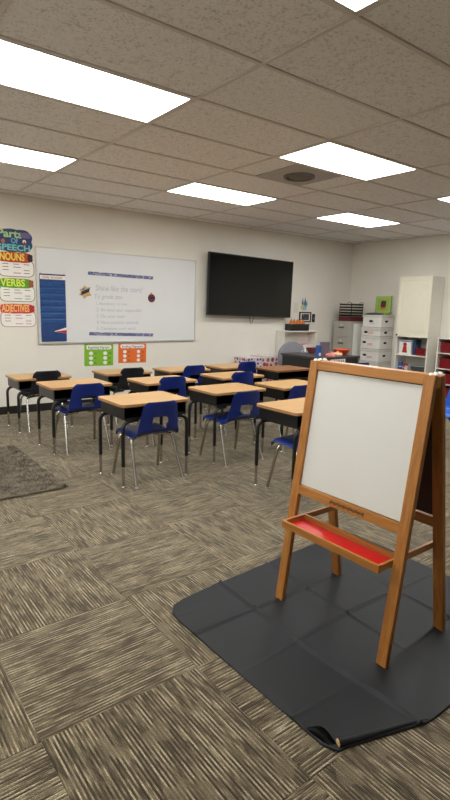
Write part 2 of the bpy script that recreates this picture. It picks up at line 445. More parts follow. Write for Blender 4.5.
MB().prism([(.10, .09), (.14, .09), (.12, .135)], -.007, -.004).build('print_patch', mat('red_card', (176, 36, 40), .7), pt)
MB().prism(circ(-.13, .115, .024), -.006, -.004).build('print_patch', mat('coral_card', (196, 110, 104), .8), pt)
def speech(zt, zb, word, headc, textc, bodyline, label, mark):
    p_ = thing('word_poster', label, 'poster', (0, YW, zb), group='word posters hanging beside the whiteboard')
    h = zt-zb; hb = h*.60
    MB().prism(rrect(-.215, .213, 0, hb+.03, .07, 8), -.003, 0).build('outline', bodyline, p_)
    MB().prism(rrect(-.207, .205, .008, hb+.022, .063, 8), -.0045, -.003).build('body', PAPER, p_)
    MB().prism(bumpy(-.01, hb+.055, .20, h*.2, 9, .05), -.007, -.0045).build('header', headc, p_)
    text('lettering', word, .12, textc, p_, (-.195, -.0076, hb+.02), offset=.003, width=.29 if len(word) < 7 else .33)
    MB().prism(bumpy(.165, hb+.055, .028, .042, 5, .1, 40), -.009, -.007).build('print_patch', mark, p_)
    for r in range(4):
        for cc in range(3):
            if (r+cc) % 4 == 3: continue
            x = -.165 + cc*.125
            MB().box(x, x+.07+.02*((r*cc) % 2), -.0052, -.0045, hb-.03-r*.035, hb-.022-r*.035).build('print_line', bodyline, p_)
Y1 = mat('yellow_print', (236, 214, 90), .8)
speech(1.995, 1.70, 'NOUNS', mat('rust_card', (190, 74, 36), .8, var=.15), Y1, mat('maroon_line', (140, 84, 84), .8), 'word poster with a rust orange header reading NOUNS', mat('dark_card', (60, 44, 50), .8))
speech(1.680, 1.40, 'VERBS', mat('lime_card', (96, 156, 46), .8, var=.15), mat('lime_print', (216, 232, 90), .8), mat('green_line', (110, 130, 96), .8), 'word poster with a lime green header reading VERBS', mat('brown_card', (150, 90, 50), .8))
speech(1.375, 1.09, 'ADJECTIVES', mat('coral_red_card', (204, 72, 64), .8, var=.15), mat('peach_print', (240, 190, 110), .8), mat('rose_line', (176, 110, 116), .8), 'word poster with a coral red header reading ADJECTIVES', mat('red_card', (176, 36, 40), .7))

# digraph posters
def digraph(x0, x1, zb, zt, colr, title, label, words, tilt):
    p_ = thing('phonics_poster', label, 'poster', ((x0+x1)/2, YW, zb)); a = (x1-x0)/2; h = zt-zb
    p_.rotation_euler.y = tilt
    MB().prism(rrect(-a, a, 0, h, .006, 2), -.002, 0).build('sheet', colr, p_)
    MB().prism(rrect(-a*.86, a*.86, h*.76, h*.95, .02), -.0035, -.002).build('title_box', PAPER, p_)
    text('lettering', title, h*.15, BLACKINK, p_, (0, -.0041, h*.80), align='CENTER', width=a*1.5, depth=.0004)
    for r in range(3):
        for c_ in range(2):
            x = -a*.55 + c_*a*.98; z = h*(.58 - r*.22)
            MB().prism(circ(x, z, h*.085, 16, 1.15), -.0035, -.002).build('picture_dot', PAPER, p_)
            text('lettering', words[r*2+c_], h*.13, BLACKINK, p_, (x+a*.22, -.0026, z-h*.04), depth=.0004)
digraph(.84, 1.265, .556, .854, mat('green_card', (124, 178, 42), .8, var=.03), 'Beginning Digraphs', 'lime green phonics poster on the wall under the whiteboard', ['ch', 'wh', 'sh', 'kn', 'th', 'ph'], .02)
digraph(1.345, 1.79, .574, .852, mat('orange_poster', (226, 108, 40), .8, var=.03), 'Ending Digraphs', 'orange phonics poster on the wall under the whiteboard', ['ch', 'ng', 'sh', 'ck', 'th', 'nk'], .02)

# ------------------------------------------------------------------ television
tv = thing('television', 'large black flat-screen television mounted on the back wall', 'television', (3.69, YW, 1.735)); tv.rotation_euler.y = .018
W2, H2 = .893, .475
MB().box(-W2, W2, -.135, -.095, -H2, H2).build('casing', BLK, tv, bevel=.006)
MB().box(-W2+.012, W2-.012, -.137, -.134, -H2+.02, H2-.012).build('screen', mat('screen_glass', (6, 6, 7), .08, var=.05, spec=.35), tv)
MB().box(-.5, .5, -.095, -.06, -.3, .25).build('back_cover', BLK, tv, bevel=.02)
MB().box(-.3, .3, -.06, 0, -.2, .2).build('wall_mount', BLKM, tv, bevel=.004)
MB().tube(bend([(-.0, -.07, -H2+.03), (.05, -.05, -H2-.1), (.075, -.045, -H2-.115), (.09, -.05, -H2-.1), (.13, -.07, -H2+.03)], .02), .004, 6).build('cable', BLKM, tv, True)
MB().tube([(W2-.08, -.05, -H2+.05), (W2-.01, -.02, -H2-.06), (W2+.10, -.01, -H2-.20)], .003, 6).build('cable', mat('pale_cable', (200, 196, 188), .6), tv, True)

# ------------------------------------------------------------------ student desks
def make_desk(h, label, OAK=OAK, OAKEDGE=OAKEDGE):
    t = thing('student_desk', label, 'desk', group='student desks in rows')
    me = MB().prism(rrect(-.305, .305, -.23, .23, .035, 5), h-.005, h, 'xy').build('desktop', OAK, t, bevel=.002)
    MB().prism(rrect(-.304, .304, -.229, .229, .034, 5), h-.022, h-.005, 'xy').build('desktop_edge', OAKEDGE, t)
    zb, zt = h-.122, h-.022
    m = MB(); m.box(-.278, .278, -.205, .205, zb, zb+.004)
    m.box(-.278, -.272, -.205, .205, zb+.004, zt); m.box(.272, .278, -.205, .205, zb+.004, zt); m.box(-.272, .272, .199, .205, zb+.004, zt)
    m.build('book_box', BLKM, t)
    MB().box(-.272, .272, -.212, -.205, zb-.004, zb+.012).build('box_lip', BLKM, t, bevel=.002)
    for sx in (-1, 1):
        for sy in (-1, 1):
            p_ = bend([(sx*.289, sy*.205, .17), (sx*.289, sy*.205, zb-.017), (sx*.15, sy*.175, zb-.0155)], .07, 7)
            lg = MB().tube(p_, .0148, 10).build('leg', BLKM, t, True)
            MB().tube([(sx*.289, sy*.205, .012), (sx*.289, sy*.205, .20)], .0112, 10).build('leg_insert', CHROME, lg, True)
            MB().lathe([(.010, 0), (.016, .002), (.016, .008), (.011, .014)], 12, (sx*.289, sy*.205, 0)).build('glide', CHROME, lg, True)
        MB().bar((sx*.15, -.175, zb-.0155), (sx*.15, .175, zb-.0155), .024, .024).build('frame_rail', BLKM, t)
    return t
RW = {1: 'first row from whiteboard', 2: 'second row from whiteboard', 3: 'third row from whiteboard', 4: 'fourth row from whiteboard'}
CW = {'a': 'column nearest rug', 'b': 'second column from rug', 'c': 'third column from rug', 'd': 'fourth column from rug'}
DESKS = [('a', 3, .07, 2.035, .655), ('a', 2, -.05, 3.20, .635), ('a', 1, -.07, 4.20, .592), ('b', 1, .90, 4.08, .602), ('b', 2, .82, 3.00, .64), ('c', 1, 1.64, 3.90, .615),
         ('b', 3, 1.03, 2.16, .648), ('c', 2, 1.73, 2.97, .64), ('d', 1, 2.45, 3.90, .615), ('d', 2, 2.82, 3.27, .63), ('c', 3, 1.82, 2.12, .64), ('b', 4, .965, 1.10, .665)]
for c_, r_, x, y, h in DESKS:
    br = (c_, r_) == ('d', 2)
    d = make_desk(h, 'black student desk with %s top, %s, %s' % ('darker brown' if br else 'oak', RW[r_], CW[c_]), *((BROWN, BROWNEDGE) if br else ()))
    d.location = (x, y, 0)

# ------------------------------------------------------------------ student chairs
def shell_mesh(material):
    prof = [(.208, .362), (.204, .380), (.196, .394), (.175, .402), (.12, .404), (.04, .400), (-.05, .396), (-.11, .397), (-.150, .403), (-.178, .418), (-.194, .440), (-.203, .47), (-.212, .51), (-.222, .56), (-.232, .61), (-.240, .648), (-.243, .662), (-.244, .668)]
    # resample
    P = [Vector((0, a, b)) for a, b in prof]; L = [0]
    for a, b in zip(P, P[1:]): L.append(L[-1]+(b-a).length)
    NR, NC = 44, 24
    def at(s):
        for i in range(len(P)-1):
            if s <= L[i+1]+1e-9:
                t = (s-L[i])/(L[i+1]-L[i]); return P[i].lerp(P[i+1], t)
        return P[-1]
    def half(s):
        f = s/L[-1]
        p_ = at(s)
        if p_.y > .17: w_ = .178 + .014*(1-((p_.y-.17)/.035)**2) if p_.y < .205 else .178
        elif p_.z < .41: w_ = .192
        else:
            k = (p_.z-.41)/(.668-.41); w_ = .192 - .045*k**.8
            if k > .80: w_ -= .035*((k-.80)/.20)**2.5
        return w_
    bm = bmesh.new(); G = []
    for i in range(NR+1):
        s = L[-1]*i/NR; p_ = at(s); hw = half(s); row = []
        k = min(1, max(0, (p_.z-.402)/.06))
        for j in range(NC+1):
            v = -1+2*j/NC
            y = p_.y + k*.030*v*v; z = p_.z + (1-k)*(.006*v*v - .030*abs(v)**9)
            row.append(bm.verts.new((v*hw, y, z)))
        G.append(row)
    for i in range(NR):
        for j in range(NC):
            q = (G[i][j], G[i][j+1], G[i+1][j+1], G[i+1][j])
            c_ = sum((v.co for v in q), Vector())/4
            lim = .072 + (.54-c_.z)*-.14
            if .440 < c_.z < .548 and abs(c_.x) < lim and c_.y < -.15: continue
            bm.faces.new(q)
    bmesh.ops.recalc_face_normals(bm, faces=bm.faces)
    bmesh.ops.solidify(bm, geom=list(bm.faces), thickness=.007)
    for v in [v for v in bm.verts if not v.link_faces]: bm.verts.remove(v)
    bmesh.ops.recalc_face_normals(bm, faces=bm.faces)
    me = bpy.data.meshes.new('seat_shell'); bm.to_mesh(me); bm.free(); me.materials.append(material)
    for p_ in me.polygons: p_.use_smooth = True
    try: me.set_sharp_from_angle(angle=.9)
    except Exception: pass
    return me
def make_chair(label, shellm, legm):
    t = thing('student_chair', label, 'chair', group='student chairs at the desks')
    link('seat_shell', shell_mesh(shellm), t)
    for sx in (-1, 1):
        for sy, fy, ty in ((-1, -.205, -.065), (1, .205, .115)):
            path = bend([(sx*.212, fy, .006), (sx*.186, ty*1.05, .366), (sx*.045, ty*.93, .376)], .05, 7)
            lg = MB().tube(path, .0125, 10).build('leg', legm, t, True)
            MB().lathe([(.010, 0), (.0155, .002), (.0155, .010), (.011, .016)], 12, (sx*.212, fy, 0)).build('glide', mat('glide_plastic', (150, 146, 140), .4), lg, True)
        MB().bar((sx*.10, -.10, .378), (sx*.10, .125, .382), .022, .012).build('frame_rail', legm, t)
    for y in (-.07, .105): MB().bar((-.11, y, .384), (.11, y, .384), .03, .006, (0, 0, 1)).build('mount_plate', BLKM, t)
    return t
CHAIRS = [('a', 3, .070, 1.965, 0, 1), ('a', 2, -.030, 3.10, -.03, 1), ('b', 3, .985, 2.02, 0, 1), ('b', 2, .815, 2.97, -.05, 1.045), ('c', 1, 1.68, 3.86, -.02, 1.02), ('c', 2, 1.70, 2.94, -.04, 1.05), ('d', 1, 2.53, 3.86, 0, 1.035), ('c', 3, 1.72, 2.06, 0, 1), ('b', 4, .925, 1.005, 0, 1)]
b0 = make_chair('x', BLUE, CHROME); first = True
for c_, r_, x, y, a, zs in CHAIRS:
    lb = 'blue plastic student chair, %s, %s' % (RW[r_], CW[c_])
    if first: b0.location = (x, y, 0); b0.rotation_euler.z = a; b0['label'] = lb; first = False
    else: dup(b0, (x, y, 0), a, lb).scale = (1, 1, zs)
k0 = make_chair('black plastic student chair in front of the speech posters, nearest the whiteboard wall', BLACKSHELL, CHROME); k0.location = (-.05, 4.18, 0)
dup(k0, (.92, 4.055, 0), 0, 'black plastic student chair in front of the two phonics posters')
k1 = make_chair('bright blue plastic chair with black legs near the red bins', mat('bright_blue_plastic', (24, 84, 176), .35), BLKM)
k1.location = (2.96, 1.15, 0); k1.rotation_euler.z = .95
k1['group'] = 'loose chairs'
dup(b0, (3.80, 2.962, 0), 0, 'blue plastic student chair pushed up to the black office desk').scale = (1, 1, 1.06)

# ------------------------------------------------------------------ easel on a mat
e = thing('easel', 'wooden double-sided children\'s easel with whiteboard and red tray on black mat', 'easel', (0, 0, .004))
ZT = 1.155
def fx(z): return -.312 + (z/ZT)*(.163)          # front frame leans back
def bx(z): return .105 - (z/ZT)*(.208)           # rear frame leans forward
YLc, YRc = -.022, -.612
for yc in (YLc, YRc):
    MB().bar((fx(0), yc, 0), (fx(ZT), yc, ZT), .046, .024, (1, 0, 0)).build('front_leg', PINE, e, bevel=.003)
    MB().bar((bx(0), yc, 0), (bx(ZT), yc, ZT), .046, .024, (1, 0, 0)).build('rear_leg', PINE, e, bevel=.003)
ya, yb = YLc-.023, YRc+.023
def rail(name, f, za, zb_, th=.022, m=PINEY, par=e, off=0):
    zc = (za+zb_)/2; a = math.atan2(f(1)-f(0), 1)
    mm = Matrix.Translation((f(zc)+off, (ya+yb)/2, zc)) @ Matrix.Rotation(a, 4, 'Y')
    return MB().box(-th/2, th/2, (yb-ya)/2, (ya-yb)/2, -(zb_-za)/2, (zb_-za)/2, mm).build(name, m, par, bevel=.002)
rail('top_rail', fx, 1.115, ZT-.001)
rb = rail('bottom_rail', fx, .530, .572)
rail('whiteboard_panel', fx, .5725, 1.1145, .006, mat('easel_whiteboard', (214, 212, 206), .3, var=.015, vscale=4), e, .002)
rail('rear_top_rail', bx, 1.115, ZT-.001)
rail('rear_bottom_rail', bx, .500, .545)
rail('chalkboard_panel', bx, .5455, 1.1145, .006, mat('chalkboard', (58, 44, 36), .6), e)
# burnt-in lettering on the bottom rail: too small to read in the photo, a row of dark strokes
mk = MB(); a_ = math.atan2(fx(1)-fx(0), 1)
for k in range(22):
    yy = -.24 - k*.0085
    mm = Matrix.Translation((fx(.552)-.0112, yy, .552)) @ Matrix.Rotation(a_, 4, 'Y')
    mk.box(-.0006, .0006, -.003, .003, -.005-.003*(k % 3 == 0), .005+.003*(k % 4 == 1), mm)
mk.build('printed_mark', mat('burnt_print', (66, 40, 20), .7), rb)
# hinge blocks and paper holder caps
for yc in (YLc, YRc):
    MB().box(fx(ZT)+.012, bx(ZT)-.011, yc-.020, yc+.020, ZT-.05, ZT-.004).build('hinge_block', PINEX, e, bevel=.002)
    for dx in (-.012, .018, .05): MB().lathe([(.010, 0), (.011, .004), (.007, .011)], 10, (fx(ZT)+dx+.01, yc, ZT-.002)).build('cap', PAPER, e, True)
# tray: floor, rim and the arms that carry it to the rear legs
tz = .395; tx0, tx1 = -.352, -.205
ty0, ty1 = -.575, -.060
tr = MB().box(tx0+.010, tx1-.008, ty0, ty1, tz, tz+.006).build('tray', mat('red_tray_laminate', (196, 26, 24), .3, var=.06), e)
MB().box(tx0, tx0+.012, ty0-.012, ty1+.012, tz-.003, tz+.031).build('tray_rim', PINEY, tr, bevel=.002)
MB().box(tx1-.010, tx1+.002, ty0, ty1, tz-.003, tz+.031).build('tray_rim', PINEY, tr, bevel=.002)
for y in (ty0, ty1+.012): MB().box(tx0+.012, bx(tz)+.02, y-.012, y, tz, tz+.029).build('arm', PINEX, tr, bevel=.002)
for y in (ty0-.012, ty1+.012):
    s = 1 if y > -.3 else -1
    MB().tube([(fx(tz+.015), y, tz+.015), (fx(tz+.015), y+s*.012, tz+.015)], .006, 8).build('peg', PAPER, tr, True)

# mat: black folding sheet with pressed creases, rounded corner, tucked near corner
def mat_h(x, y):
    h = .004
    for k, cx in enumerate((-.47, -.14, .22)):
        d = x-cx-.01*math.sin(y*5+k); h += .010*math.exp(-(d/.008)**2)*(.5+.5*math.sin(y*(3.1+k)+k*2.0) if k != 0 else 1.6)
    for k, cy in enumerate((-.60, -.31, -.03, .14)):
        d = y-cy-.012*math.sin(x*4+k*2); h += .009*math.exp(-(d/.008)**2)*(.5+.5*math.sin(x*(4.3-k)+k*1.7))
    h += .003*(1+math.sin(x*6+1+y*3)*math.sin(y*7-x*2))
    h += .004*math.exp(-((x+.62-.35*(y+.1))/.02)**2)*(.5+.5*math.sin(y*6))
    return h
out = [(-.80, -.74), (-.775, -.785), (-.745, -.790), (-.44, -.885), (-.40, -.890), (.50, -.885), (.57, -.85), (.585, -.2), (.585, .25), (.56, .295), (.5, .31), (-.55, .262), (-.70, .245), (-.765, .225), (-.800, .18), (-.812, .11)]
def inside(x, y, P):
    r = False; n = len(P)
    for i in range(n):
        (x1, y1), (x2, y2) = P[i], P[(i+1) % n]
        if (y1 > y) != (y2 > y) and x < (x2-x1)*(y-y1)/(y2-y1)+x1: r = not r
    return r
bm = bmesh.new()
ov = [bm.verts.new((x, y, 0)) for x, y in out]; bm.faces.new(ov)
for ax, lo, hi in ((0, -.82, .6), (1, -.9, .32)):
    k = lo
    while k < hi:
        co = [0, 0, 0]; no = [0, 0, 0]; co[ax] = k; no[ax] = 1
        bmesh.ops.bisect_plane(bm, geom=list(bm.verts)+list(bm.edges)+list(bm.faces), plane_co=co, plane_no=no); k += .0065
for v in bm.verts: v.co.z = mat_h(v.co.x, v.co.y)
edge_v = [v for v in bm.verts if v.is_boundary]
ret = bmesh.ops.extrude_edge_only(bm, edges=[ed for ed in bm.edges if ed.is_boundary])
for v in ret['geom']:
    if isinstance(v, bmesh.types.BMVert): v.co.z = .0005
bmesh.ops.recalc_face_normals(bm, faces=bm.faces)
me = bpy.data.meshes.new('sheet'); bm.to_mesh(me); bm.free()
VIN = mat('black_vinyl', (19, 19, 22), .6, var=.06, vscale=8, spec=.35)
me.materials.append(VIN)
for p_ in me.polygons: p_.use_smooth = True
mt = thing('floor_mat', 'creased black vinyl sheet spread on the carpet under the easel', 'mat', (0, 0, 0))
link('sheet', me, mt)
RL = [((-.758, -.768, .014), .014), ((-.70, -.788, .013), .013), ((-.60, -.821, .011), .011), ((-.50, -.853, .009), .009), ((-.43, -.876, .006), .006), ((-.40, -.884, .004), .003)]
rl = MB().tube([q for q, _ in RL], .02, 14, [r for _, r in RL]).build('rolled_edge', VIN, mt, True)
fb = MB().lathe([(.003, 0), (.0125, 0), (.0125, .002), (.003, .002)], 14).build('felt_backing', mat('tan_felt', (206, 172, 118), .9), mt, loc=(-.7595, -.7675, .014))
fb.rotation_euler = (0, -PI/2, -.36)
fl = bmesh.new(); FR = []
for i in range(9):
    t_ = i/8; y = -.655 - .125*t_
    lift = .034*math.sin(PI*min(1, t_*1.15))**1.2
    FR.append([fl.verts.new((-.800+.012*t_, y, .005)), fl.verts.new((-.795+.020*t_, y, .004+lift*.6)), fl.verts.new((-.783+.025*t_, y-.004, .005+lift))])
for a_, b_ in zip(FR, FR[1:]):
    for k in range(2): fl.faces.new((a_[k], b_[k], b_[k+1], a_[k+1]))
bmesh.ops.solidify(fl, geom=list(fl.faces), thickness=.0025)
bmesh.ops.recalc_face_normals(fl, faces=fl.faces)
me = bpy.data.meshes.new('corner_flap'); fl.to_mesh(me); fl.free(); me.materials.append(VIN)
for p_ in me.polygons: p_.use_smooth = True
link('corner_flap', me, mt)

# ------------------------------------------------------------------ shag rug
rg = thing('rug', 'thick grey-brown shag rug on the carpet beside the desks', 'rug', (-1.48, 2.76, 0))
RM = mat('shag', (104, 94, 80), .95, var=.25, vscale=9); RM2 = mat('shag_tuft', (118, 107, 92), .95, var=.5, vscale=11)
m = MB(); m.prism(rrect(-.90, .90, -.70, .70, .03, 4), .0008, .016, 'xy'); m.build('backing', RM, rg)
bm = bmesh.new()
rnd = random.Random(3)
for _ in range(52000):
    x = rnd.uniform(-.905, .905); y = rnd.uniform(-.705, .705)
    a = rnd.uniform(0, 2*PI); cl = .6+.4*math.sin(x*23+3*math.sin(y*17))*math.sin(y*27+2*math.sin(x*13)); l = rnd.uniform(.008, .022); hh = rnd.uniform(.006, .016)*(.6+cl); w_ = .0035
    ca, sa = math.cos(a), math.sin(a)
    bm.faces.new([bm.verts.new(p_) for p_ in ((x-sa*w_, y+ca*w_, .014), (x+sa*w_, y-ca*w_, .014), (x+ca*l, y+sa*l, .014+hh))])
me = bpy.data.meshes.new('pile'); bm.to_mesh(me); bm.free(); me.materials.append(RM2)
o = link('pile', me, rg); o['kind'] = 'stuff'

# ------------------------------------------------------------------ bookshelf by the television
bs = thing('bookshelf', 'low white open bookshelf against the back wall right of the television', 'bookshelf', (4.775, YW-.012, 0))
bw, bd, bh = .405, .21, 1.02
for s in (-1, 1): MB().box(s*bw-.010*(1+s), s*bw+.010*(1-s), -bd, 0, 0, bh-.02).build('side_panel', WHITE, bs, bevel=.002)
MB().box(-bw-.006, bw+.006, -bd-.006, 0, bh-.02, bh).build('top', WHITE, bs, bevel=.002)
MB().box(-bw+.02, bw-.02, -.008, 0, .02, bh-.02).build('back_panel', WHITE, bs)
for z in (.04, .36, .66): MB().box(-bw+.02, bw-.02, -bd+.005, -.008, z, z+.018).build('shelf', WHITE, bs, bevel=.001)
o = MB().prism(rrect(-.07, .07, 0, .11, .008), -.002, .002).build('note_card', PAPER, loc=(4.70, 4.93, .6785)); o.rotation_euler.x = -.02; o['label'] = 0; del o['label']
tag(o, 'small white card standing on the upper shelf of the white bookshelf', 'card')
for k, (cc, lb) in enumerate((((170, 56, 54), 'red folder at the bottom of the pile in the white bookshelf'), ((226, 216, 214), 'white folder in the pile in the white bookshelf'), ((200, 120, 124), 'pink folder on top of the pile in the white bookshelf'))):
    f_ = thing('folder', lb, 'folder', (4.98, 4.975, .6785+k*.034), .03*k, 'folders piled in the bookshelf')
    MB().box(-.13, .13, -.08, .08, 0, .004).build('cover', mat('folder_%d' % k, cc, .7), f_); MB().box(-.13, .13, -.08, .08, .029, .033).build('cover', mat('folder_%d' % k, cc, .7), f_)
    MB().box(-.127, .127, -.078, .078, .004, .029).build('pages', PAPER, f_)
BINH = .115
bn = thing('storage_bin', 'black open bin holding orange items on top of the white bookshelf', 'bin', (4.765, 4.975, bh))
m = MB(); m.box(-.20, .20, -.10, .10, 0, .008); m.box(-.20, .20, -.10, -.092, .008, BINH); m.box(-.20, .20, .092, .10, .008, BINH); m.box(-.20, -.192, -.092, .092, .008, BINH); m.box(.192, .20, -.092, .092, .008, BINH)
m.build('body', BLK, bn)
MB().prism(rrect(-.207, .207, -.107, -.100, .003), BINH-.015, BINH+.004, 'xy').build('rim', BLK, bn)
OR = mat('orange_skin', (204, 122, 52), .6, var=.15)
for k, (x, s) in enumerate(((-.148, .95), (-.075, .80), (0, .85), (.075, .72), (.145, .85))):
    g = thing('orange_ornament', 'small orange rounded item lying in the black bin', 'ornament', (4.765+x, 4.975, bh+.008), group='orange items in the black bin')
    MB().lathe([(.012, .0), (.036, .02), (.042, .08), (.040, .13), (.028, .17), (.010, .182)], 12, sx=s, sy=s).build('body', OR, g, True)
    MB().tube([(0, 0, .178), (.004, 0, .19), (.010, 0, .197)], .006, 6).build('stem', mat('brown_stem', (96, 70, 40), .8), g, True)
o = MB().tube([(0, 0, 0), (0, 0, .08), (.004, 0, .15)], .016, 8, [.02, .02, .006]).build('dark_ornament', BLKM, loc=(4.795, 5.038, bh+.008)); tag(o, 'dark pointed item sticking out of the black bin', 'ornament')

# wall pictures by the bookshelf
p_ = thing('paper_figure', 'pale blue and yellow paper cutout on the wall above the framed photo', 'cutout', (5.035, YW, 1.40))
for nm, P, cc in (('leaf', [(-.07, .10), (-.04, .20), (-.015, .10), (-.03, .06)], (96, 120, 130)), ('leaf', [(-.01, .08), (.02, .215), (.05, .12), (.03, .06)], (70, 110, 126)), ('leaf', [(.03, .07), (.07, .15), (.09, .08), (.05, .03)], (120, 150, 160)), ('body', [(-.05, -.02), (.06, -.02), (.07, .09), (-.04, .08)], (150, 190, 200)), ('patch', [(-.09, 0), (-.03, -.01), (-.03, .06), (-.08, .07)], (214, 196, 110))):
    MB().prism(P, -.003 - (.002 if nm != 'body' else 0), 0 if nm == 'body' else -.003).build(nm, mat('cut_%s' % (cc,), cc, .8), p_)
fr = thing('framed_photo', 'black framed photograph on the wall above the white bookshelf', 'picture', (5.07, YW, 1.165))
m = MB()
for q in ((-.15, .15, 0, .022), (-.15, .15, .163, .185), (-.15, -.128, .022, .163), (.128, .15, .022, .163)): m.box(q[0], q[1], -.018, 0, q[2], q[3])
m.build('frame', BLKM, fr)
MB().box(-.128, .128, -.010, -.002, .022, .163).build('mount', PAPER, fr)
MB().box(-.095, .095, -.012, -.010, .038, .148).build('photo', pattern('photo_print', [(60, 58, 62), (110, 104, 100), (160, 150, 140), (40, 40, 46)], 16), fr)
ds = thing('wall_plaque', 'narrow dark plaque on the wall beside the black picture frame', 'plaque', (5.295, YW, 1.165))
MB().box(-.034, .034, -.014, 0, 0, .15).build('plate', BLKM, ds, bevel=.004); MB().box(-.014, .014, -.018, -.014, .05, .10).build('rocker', mat('grey_rocker', (110, 108, 110), .5), ds)
o = MB().box(-.06, .06, -.002, 0, -.09, .09).build('wall_note', mat('faint_paper', (216, 210, 200), .8), loc=(4.83, YW, 1.42)); tag(o, 'faint white paper pinned to the wall beside the television', 'paper')

# patterned boxes by the back wall
P1 = pattern('floral_print', [(212, 200, 206), (160, 60, 70), (110, 70, 130), (190, 110, 110), (90, 60, 110)], 16)
P2 = pattern('dotted_print', [(216, 208, 204), (186, 70, 60), (120, 70, 120), (196, 90, 80), (150, 60, 80)], 11)
for x, w_, h, pm, lb in ((3.565, .165, .605, P1, 'purple and red patterned storage box standing beside the dotted one'), (3.935, .185, .625, P2, 'white storage box with large red dots by the back wall')):
    b = thing('storage_box', lb, 'box', (x, 4.87, 0), group='patterned boxes by the back wall')
    m = MB(); m.box(-w_, w_, -.15, .15, 0, .006); m.box(-w_, w_, -.15, -.142, .006, h-.05); m.box(-w_, w_, .142, .15, .006, h-.05); m.box(-w_, -w_+.008, -.142, .142, .006, h-.05); m.box(w_-.008, w_, -.142, .142, .006, h-.05)
    m.build('body', pm, b)
    MB().box(-w_-.004, w_+.004, -.154, .154, h-.05, h).build('lid', pm, b, bevel=.004)

# ------------------------------------------------------------------ teacher's corner: black desks, grey chair, clutter
def black_desk(label, x0, x1, y0, y1, h=.74):
    d = thing('office_desk', label, 'desk', ((x0+x1)/2, (y0+y1)/2, 0)); a, b = (x1-x0)/2, (y1-y0)/2
    MB().box(-a, a, -b, b, h-.028, h).build('top', mat('charcoal_top', (58, 56, 56), .4), d, bevel=.004)
    MB().box(-a+.02, a-.02, -b+.012, -b+.03, .12, h-.028).build('modesty_panel', BLK, d)
    MB().box(-a+.032, a-.032, b-.03, b-.012, .12, h-.028).build('back_panel', BLK, d)
    for s in (-1, 1): MB().box(s*(a-.02)-.012, s*(a-.02)+.012, -b+.03, b-.03, 0, h-.028).build('side_panel', BLK, d)
    return d
black_desk('black office desk cluttered with a red bowl, binder and papers', 3.50, 4.30, 3.20, 4.04)
ch = thing('office_chair', 'office chair with a rounded grey backrest behind the black desk', 'chair', (4.12, 4.43, 0))
GF = mat('grey_fabric', (132, 130, 138), .9, var=.08, vscale=60)
P = [(-.28, .50), (.28, .50)] + [(.285*math.cos(PI*i/16), .66+.215*math.sin(PI*i/16)) for i in range(17)]
MB().prism(P, -.03, .03).build('backrest', GF, ch, True, .012)
MB().box(-.24, .24, -.18+.0, .0, .42, .48).build('seat', GF, ch, bevel=.02)
MB().box(-.03, .03, -.02, .045, .44, .56).build('back_support', BLK, ch)
MB().tube([(0, -.05, .08), (0, -.05, .43)], .025, 12).build('post', CHROME, ch, True)
for k in range(5):
    a = k*2*PI/5+.3
    lg = MB().bar((0, -.05, .085), (.16*math.cos(a), -.05+.16*math.sin(a), .06), .03, .025).build('leg', BLK, ch)
    MB().lathe([(.01, 0), (.022, .008), (.022, .036), (.01, .045)], 10, (.16*math.cos(a), -.05+.16*math.sin(a), 0)).build('caster', BLK, lg, True)
# things on the desks
b = thing('binder', 'bright blue ring binder standing on the cluttered black desk', 'binder', (3.645, 3.42, .74))
MB().box(-.028, .028, -.03, .03, 0, .155).build('cover', mat('binder_blue', (36, 84, 160), .4), b, bevel=.004); MB().box(-.02, .02, -.032, -.03, .01, .05).build('label', PAPER, b)
b = thing('picture_box', 'photo-printed box standing behind the blue binder on the black desk', 'box', (3.80, 3.44, .74))
MB().box(-.085, .085, -.02, .02, 0, .19).build('body', pattern('photo_collage', [(110, 98, 110), (80, 56, 70), (160, 110, 100), (60, 70, 110), (190, 180, 180)], 20), b, bevel=.002); MB().box(-.087, .087, -.022, .022, .19, .197).build('lid', mat('grey_lid', (90, 88, 96), .5), b)
b = thing('bowl', 'red-orange bowl on the cluttered black desk', 'bowl', (4.125, 3.40, .74))
MB().lathe([(.05, 0), (.06, .004), (.10, .04), (.125, .085), (.119, .085), (.095, .045), (.055, .012), (.01, .010)], 20).build('body', mat('red_orange_plastic', (206, 72, 40), .35), b, True)
MB().lathe([(.124, .082), (.129, .084), (.129, .092), (.121, .092), (.119, .086)], 20).build('rim', mat('red_orange_rim', (216, 84, 48), .35), b, True)
for k, (x, y, cc, lb) in enumerate(((3.74, 3.27, (206, 130, 120), 'pink crumpled paper bag at the desk edge below the picture box'), (3.92, 3.30, (226, 176, 140), 'pale orange crumpled bag beside the red bowl'))):
    g = thing('crumpled_bag', lb, 'bag', (x, y, .74))
    rn = random.Random(k); bmx = bmesh.new(); bmesh.ops.create_icosphere(bmx, subdivisions=3, radius=1)
    for v in bmx.verts:
        n_ = 1 + rn.uniform(-.12, .12); v.co = Vector((v.co.x*.085*n_, v.co.y*.06*n_, max(0, (v.co.z+.55)*.038*n_)))
    me = bpy.data.meshes.new('body'); bmx.to_mesh(me); bmx.free(); me.materials.append(mat('bag_%d' % k, cc, .7)); link('body', me, g)
    MB().lathe([(.016, .045), (.010, .055), (.02, .075), (.012, .078)], 10).build('twisted_neck', mat('bag_%d' % k, cc, .7), g)
b = thing('desk_sign', 'white paper strip with red and dark letters on the black desk front', 'sign', (3.83, 3.21, .68))
MB().box(-.16, .16, -.003, 0, -.02, .03).build('paper', PAPER, b)
